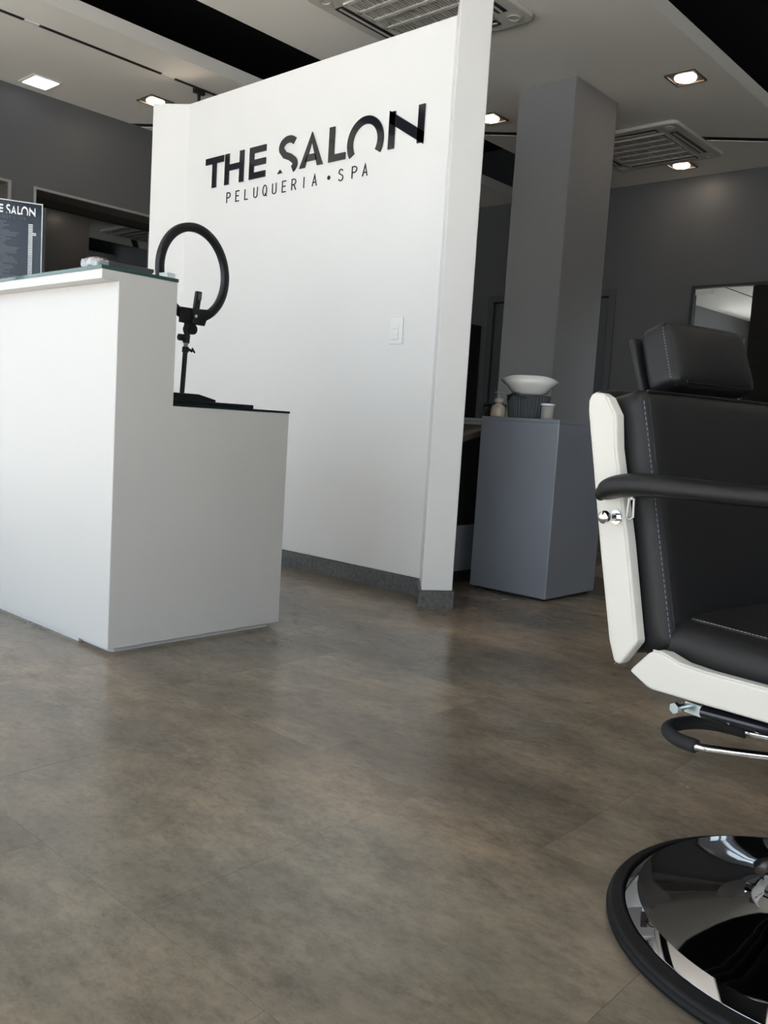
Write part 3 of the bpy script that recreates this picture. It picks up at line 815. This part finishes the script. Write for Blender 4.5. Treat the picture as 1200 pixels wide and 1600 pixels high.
# ------------------------------------------------------------------ barber chair
TH = math.radians(255)
ch = thing('barber_chair', 'black leather barber chair with cream side panels and round chrome base', 'chair', (1.45, .322, 0), TH)
obj('base_ring', lathe(B(), [(.304, .004), (.307, 0), (.324, 0), (.332, .006), (.333, .013), (.329, .016), (.331, .019), (.328, .023), (.324, .026),
                             (.320, .0255), (.317, .028), (.315, .0275), (.312, .030), (.308, .030), (.306, .028), (.304, .004)], 96), M['rubber'], ch, smooth=True)
obj('base_rim', lathe(B(), [(.3035, .004), (.3055, .0275), (.3040, .0295), (.2860, .0440)], 128), M['chrome_dark'], ch, smooth=True)
obj('base_plate', lathe(B(), [(.2859, .0440), (.274, .0465), (.262, .0483), (.22, .0545), (.17, .0635), (.13, .073),
                              (.108, .083), (.098, .094), (.094, .104), (0, .106)], 128), M['chrome_dark'], ch, smooth=True)
obj('base_collar', lathe(B(), [(.0, .1062), (.080, .1062), (.082, .112), (.074, .150), (.060, .158), (.0, .158)], 64), M['chrome'], ch, smooth=False)
obj('hydraulic_column', lathe(B(), [(0, .1585), (.034, .1585), (.034, .388), (0, .388)], 40), M['chrome'], ch, smooth=False)
obj('seat_plate', box(B(), -.12, .22, -.14, .14, .389, .408), M['black_plastic'], ch, bevel=.003)
# seat
def seat_fn(o):
    x, y, z = o
    return (x + .025, y, z + .450 - .018 * max(0, (x - .12) / .1) ** 2 + .010 * math.cos(y * 5))
st = obj('seat', soft_box(B(), .235, .2475, .052, .035, 16, (0, 0, .012), seat_fn), M['leather'], ch, smooth=True)
# side panels of the seat
SP = [(-.195, .420), (-.190, .427), (-.163, .456), (-.155, .461), (-.139, .462), (-.107, .4545), (-.064, .4535), (.034, .4575), (.20, .463), (.245, .458), (.258, .442), (.25, .424),
      (.20, .419), (.039, .414), (-.08, .407), (-.150, .4035), (-.160, .405)]
for s in (-1, 1):
    pnl = obj('seat_side_panel', prism(B(), SP, lambda u, v, w: (u, s * (.280 - w), v), .030), M['leather_white'], ch, bevel=.004, seg=3)
    obj('piping', tube(B(), [(u, s * .2775, v + .001) for u, v in SP[3:9]], .0016, 6), M['leather_white'], pnl)
# back: side panels, cushion, shell
BP = [(-.326, .812), (-.327, .828), (-.322, .838), (-.314, .8415), (-.300, .840), (-.287, .834), (-.267, .807), (-.260, .756), (-.220, .612), (-.186, .470), (-.186, .466),
      (-.2125, .428), (-.218, .424), (-.228, .427), (-.241, .457), (-.275, .593)]
for s in (-1, 1):
    pnl = obj('back_side_panel', prism(B(), BP, lambda u, v, w: (u, s * (.280 - w), v), .021), M['leather_white'], ch, bevel=.004, seg=3)
    obj('piping', tube(B(), [(u - .004, s * .2803, v - .001) for u, v in BP[5:10]], .0013, 6), M['leather_white'], pnl)
    bm = B()
    pts = [(u + (.006 if i_ in (0, 1, 13, 14, 15) else -.006), v) for i_, (u, v) in enumerate(BP)]
    seq = [pts[k] for k in (12, 13, 14, 15, 0)] 
    for (u0, v0), (u1, v1) in zip(seq, seq[1:]):
        L_ = math.hypot(u1 - u0, v1 - v0); nn = max(1, int(L_ / .006))
        for k in range(nn):
            f0, f1 = k / nn, (k + .6) / nn
            tube(bm, [(u0 + (u1 - u0) * f0, s * .2804, v0 + (v1 - v0) * f0), (u0 + (u1 - u0) * f1, s * .2804, v0 + (v1 - v0) * f1)], .0005, 4)
    tag(obj('stitching', bm, M['thread_cream'], pnl), kind='stuff')
    # fixing knob
    k0 = (-.245, .650)
    bm = B(); tube(bm, [(k0[0], s * .2805, k0[1]), (k0[0], s * .284, k0[1])], .0105, 20); tube(bm, [(k0[0], s * .284, k0[1]), (k0[0], s * .303, k0[1])], .0065, 14)
    kb = obj('chrome_stud', bm, M['chrome'], ch)
    obj('ball_end', sphere(B(), (k0[0], s * .308, k0[1]), .0105, 20), M['chrome'], kb, smooth=True)
lean = math.radians(14.5)
def bk_fn(o):
    # o.x depth (front +), o.z along the back, o.y width
    z = o.z; 
    xx = o.x - .006 * (abs(o.y) / .25) ** 2 * 0
    u = (-.229 + xx * math.cos(lean) - z * math.sin(lean), o.y, .646 + z * math.cos(lean) + xx * math.sin(lean))
    return u
HB = .203
bc = obj('backrest', soft_box(B(), .055, .256, HB, .020, 18, (.012, 0, .004), lambda o: bk_fn((Vector((o.x - .018, o.y, o.z))))), M['leather'], ch, smooth=True)
# seams with stitching on the front edges of the cushion
for s in (-1, 1):
    P = [bk_fn(Vector((.0365, s * .240, -HB + .024 + (2 * HB - .040) * k / 24))) for k in range(25)]
    obj('seam', tube(B(), P, .0020, 6), M['leather'], bc)
    bm = B()
    for k in range(44):
        z0 = -HB + .022 + (2 * HB - .04) * k / 44; z1 = z0 + .0055
        tube(bm, [bk_fn(Vector((.0338, s * .2475, z0))), bk_fn(Vector((.0338, s * .2475, z1)))], .0009, 5)
    tag(obj('stitching', bm, M['thread'], bc), kind='stuff')
P = [bk_fn(Vector((.033, -.236 + .472 * k / 24, HB - .004))) for k in range(25)]
obj('seam', tube(B(), P, .0020, 6), M['leather'], bc)
obj('back_shell', soft_box(B(), .016, .215, .205, .014, 12, (0, 0, 0), lambda o: bk_fn(Vector((o.x - .092, o.y, o.z + .028 + .008 * math.cos(o.y * 7))))), M['black_plastic'], ch, smooth=True)
# seat seam stitching along the near edge
for s in (-1, 1):
    P = [seat_fn(Vector((-.165 + .375 * k / 20, s * .2185, .0535))) for k in range(21)]
    obj('seam', tube(B(), P, .0015, 6), M['leather'], st)
    bm = B()
    for k in range(60):
        x0 = -.165 + .375 * k / 60
        tube(bm, [seat_fn(Vector((x0, s * .2145, .0537))), seat_fn(Vector((x0 + .0042, s * .2145, .0537)))], .0009, 5)
    tag(obj('stitching', bm, M['thread_cream'], st), kind='stuff')
# headrest
hl = math.radians(20)
def hr_fn(o):
    return (-.312 + o.x * math.cos(hl) - o.z * math.sin(hl), o.y - .040, .909 + o.z * math.cos(hl) + o.x * math.sin(hl))
hr = obj('headrest', soft_box(B(), .032, .106, .057, .016, 14, (.010, .002, .003), lambda o: hr_fn(Vector((o.x, o.y * (1 - .03 * (o.z / .057)), o.z)))), M['leather'], ch, smooth=True)
obj('headrest_plate', soft_box(B(), .007, .105, .053, .006, 8, (0, 0, 0), lambda o: hr_fn(Vector((o.x - .046, o.y, o.z)))), M['leather'], hr, smooth=True)
bm = B()
for k in range(17):
    z0 = -.045 + .092 * k / 17
    tube(bm, [hr_fn(Vector((.0215, -.1064 * (1 - .53 * z0), z0))), hr_fn(Vector((.0215, -.1064 * (1 - .53 * z0), z0 + .0032)))], .0008, 5)
tag(obj('stitching', bm, M['thread'], hr), kind='stuff')
P = [hr_fn(Vector((.0285, -.0985, -.050 + .100 * k / 12))) for k in range(13)] + [hr_fn(Vector((.030, -.096 + .192 * k / 12, -.053))) for k in range(1, 13)]
obj('seam', tube(B(), P, .0014, 6), M['leather'], hr)
for s in (-1, 1):
    obj('headrest_post', tube(B(), [hr_fn(Vector((-.028, s * .06, -.045))), hr_fn(Vector((-.03, s * .06, -.11)))], .007, 12), M['steel'], ch)
# armrests
for s in (-1, 1):
    path = [(-.272, .687), (-.266, .6885), (-.246, .697), (-.21, .704), (-.14, .706), (-.05, .706), (.05, .708), (.14, .710), (.19, .709), (.205, .707)]
    hw = [.010, .020, .027, .030, .031, .032, .032, .032, .028, .016]
    hh = [.008, .0155, .0185, .018, .0165, .0155, .0135, .0135, .012, .007]
    bm = B(); rings = []
    for i, ((x, z), w_, h_) in enumerate(zip(path, hw, hh)):
        wob = .0012 * math.sin(i * 2.3)
        rings.append([bm.verts.new((x, s * .290 + w_ * math.copysign(abs(math.cos(2 * PI * k / 20)) ** .7, math.cos(2 * PI * k / 20)),
                                    z + (h_ + wob) * math.copysign(abs(math.sin(2 * PI * k / 20)) ** .7, math.sin(2 * PI * k / 20)))) for k in range(20)])
    for A_, B_ in zip(rings, rings[1:]):
        for k in range(20): bm.faces.new((A_[k], A_[(k + 1) % 20], B_[(k + 1) % 20], B_[k]))
    bm.faces.new(rings[0]); bm.faces.new(rings[-1])
    ar = obj('armrest', bm, M['leather'], ch, smooth=True)
    md = ar.modifiers.new('sub', 'SUBSURF'); md.levels = 1; md.render_levels = 2
    bm = B()
    for rad in (.0095, .0055): tube(bm, [(-.2755 + .0004 * k, s * .292 + rad * math.cos(2 * PI * k / 14), .684 + rad * math.sin(2 * PI * k / 14)) for k in range(13)], .0022, 6)
    obj('gathered_end', bm, M['leather'], ar)
    bm = B(); zx, zy = -.215, s * .286
    tube(bm, [(zx, zy, .690), (zx, zy, .680)], .0025, 6)
    tube(bm, [(zx - .0045, zy, .682), (zx - .006, zy, .654), (zx, zy, .650), (zx + .006, zy, .654), (zx + .0045, zy, .682)], .0016, 6, closed=True)
    obj('zip_pull', bm, M['steel'], ar)
    obj('arm_bracket', box(B(), .06, .10, s * .285 - .006, s * .285 + .006, .455, .696), M['black_plastic'], ch, bevel=.002)
# recline tube, bolt and pump lever under the seat
bm = B(); tube(bm, [(-.100, -.222, .3785), (.02, -.222, .3885), (.20, -.222, .398)], .0095, 16); obj('recline_tube', bm, M['black_gloss'], ch)
bm = B(); box(bm, -.130, -.0995, -.226, -.218, .370, .3865); zb = obj('tube_bracket', bm, M['zinc'], ch)
bm = B(); tube(bm, [(-.130, -.245, .378), (-.130, -.214, .378)], .0045, 12); tube(bm, [(-.130, -.251, .378), (-.130, -.244, .378)], .0085, 6); obj('bolt', bm, M['zinc'], zb)
LV = [(.05, -.07, .325), (-.015, -.150, .328), (-.080, -.232, .331), (-.098, -.243, .332), (-.120, -.247, .333), (-.150, -.232, .333), (-.166, -.205, .333),
      (-.165, -.165, .333), (-.150, -.138, .333), (-.125, -.122, .333), (-.092, -.112, .333), (-.05, -.080, .331), (.0, -.040, .328)]
Q = spline(LV, 6)
lever = obj('pump_lever', tube(B(), Q, .0058, 14), M['chrome'], ch, smooth=True)
obj('rubber_grip', tube(B(), Q[15:60], .0105, 14), M['foam'], lever, smooth=True)
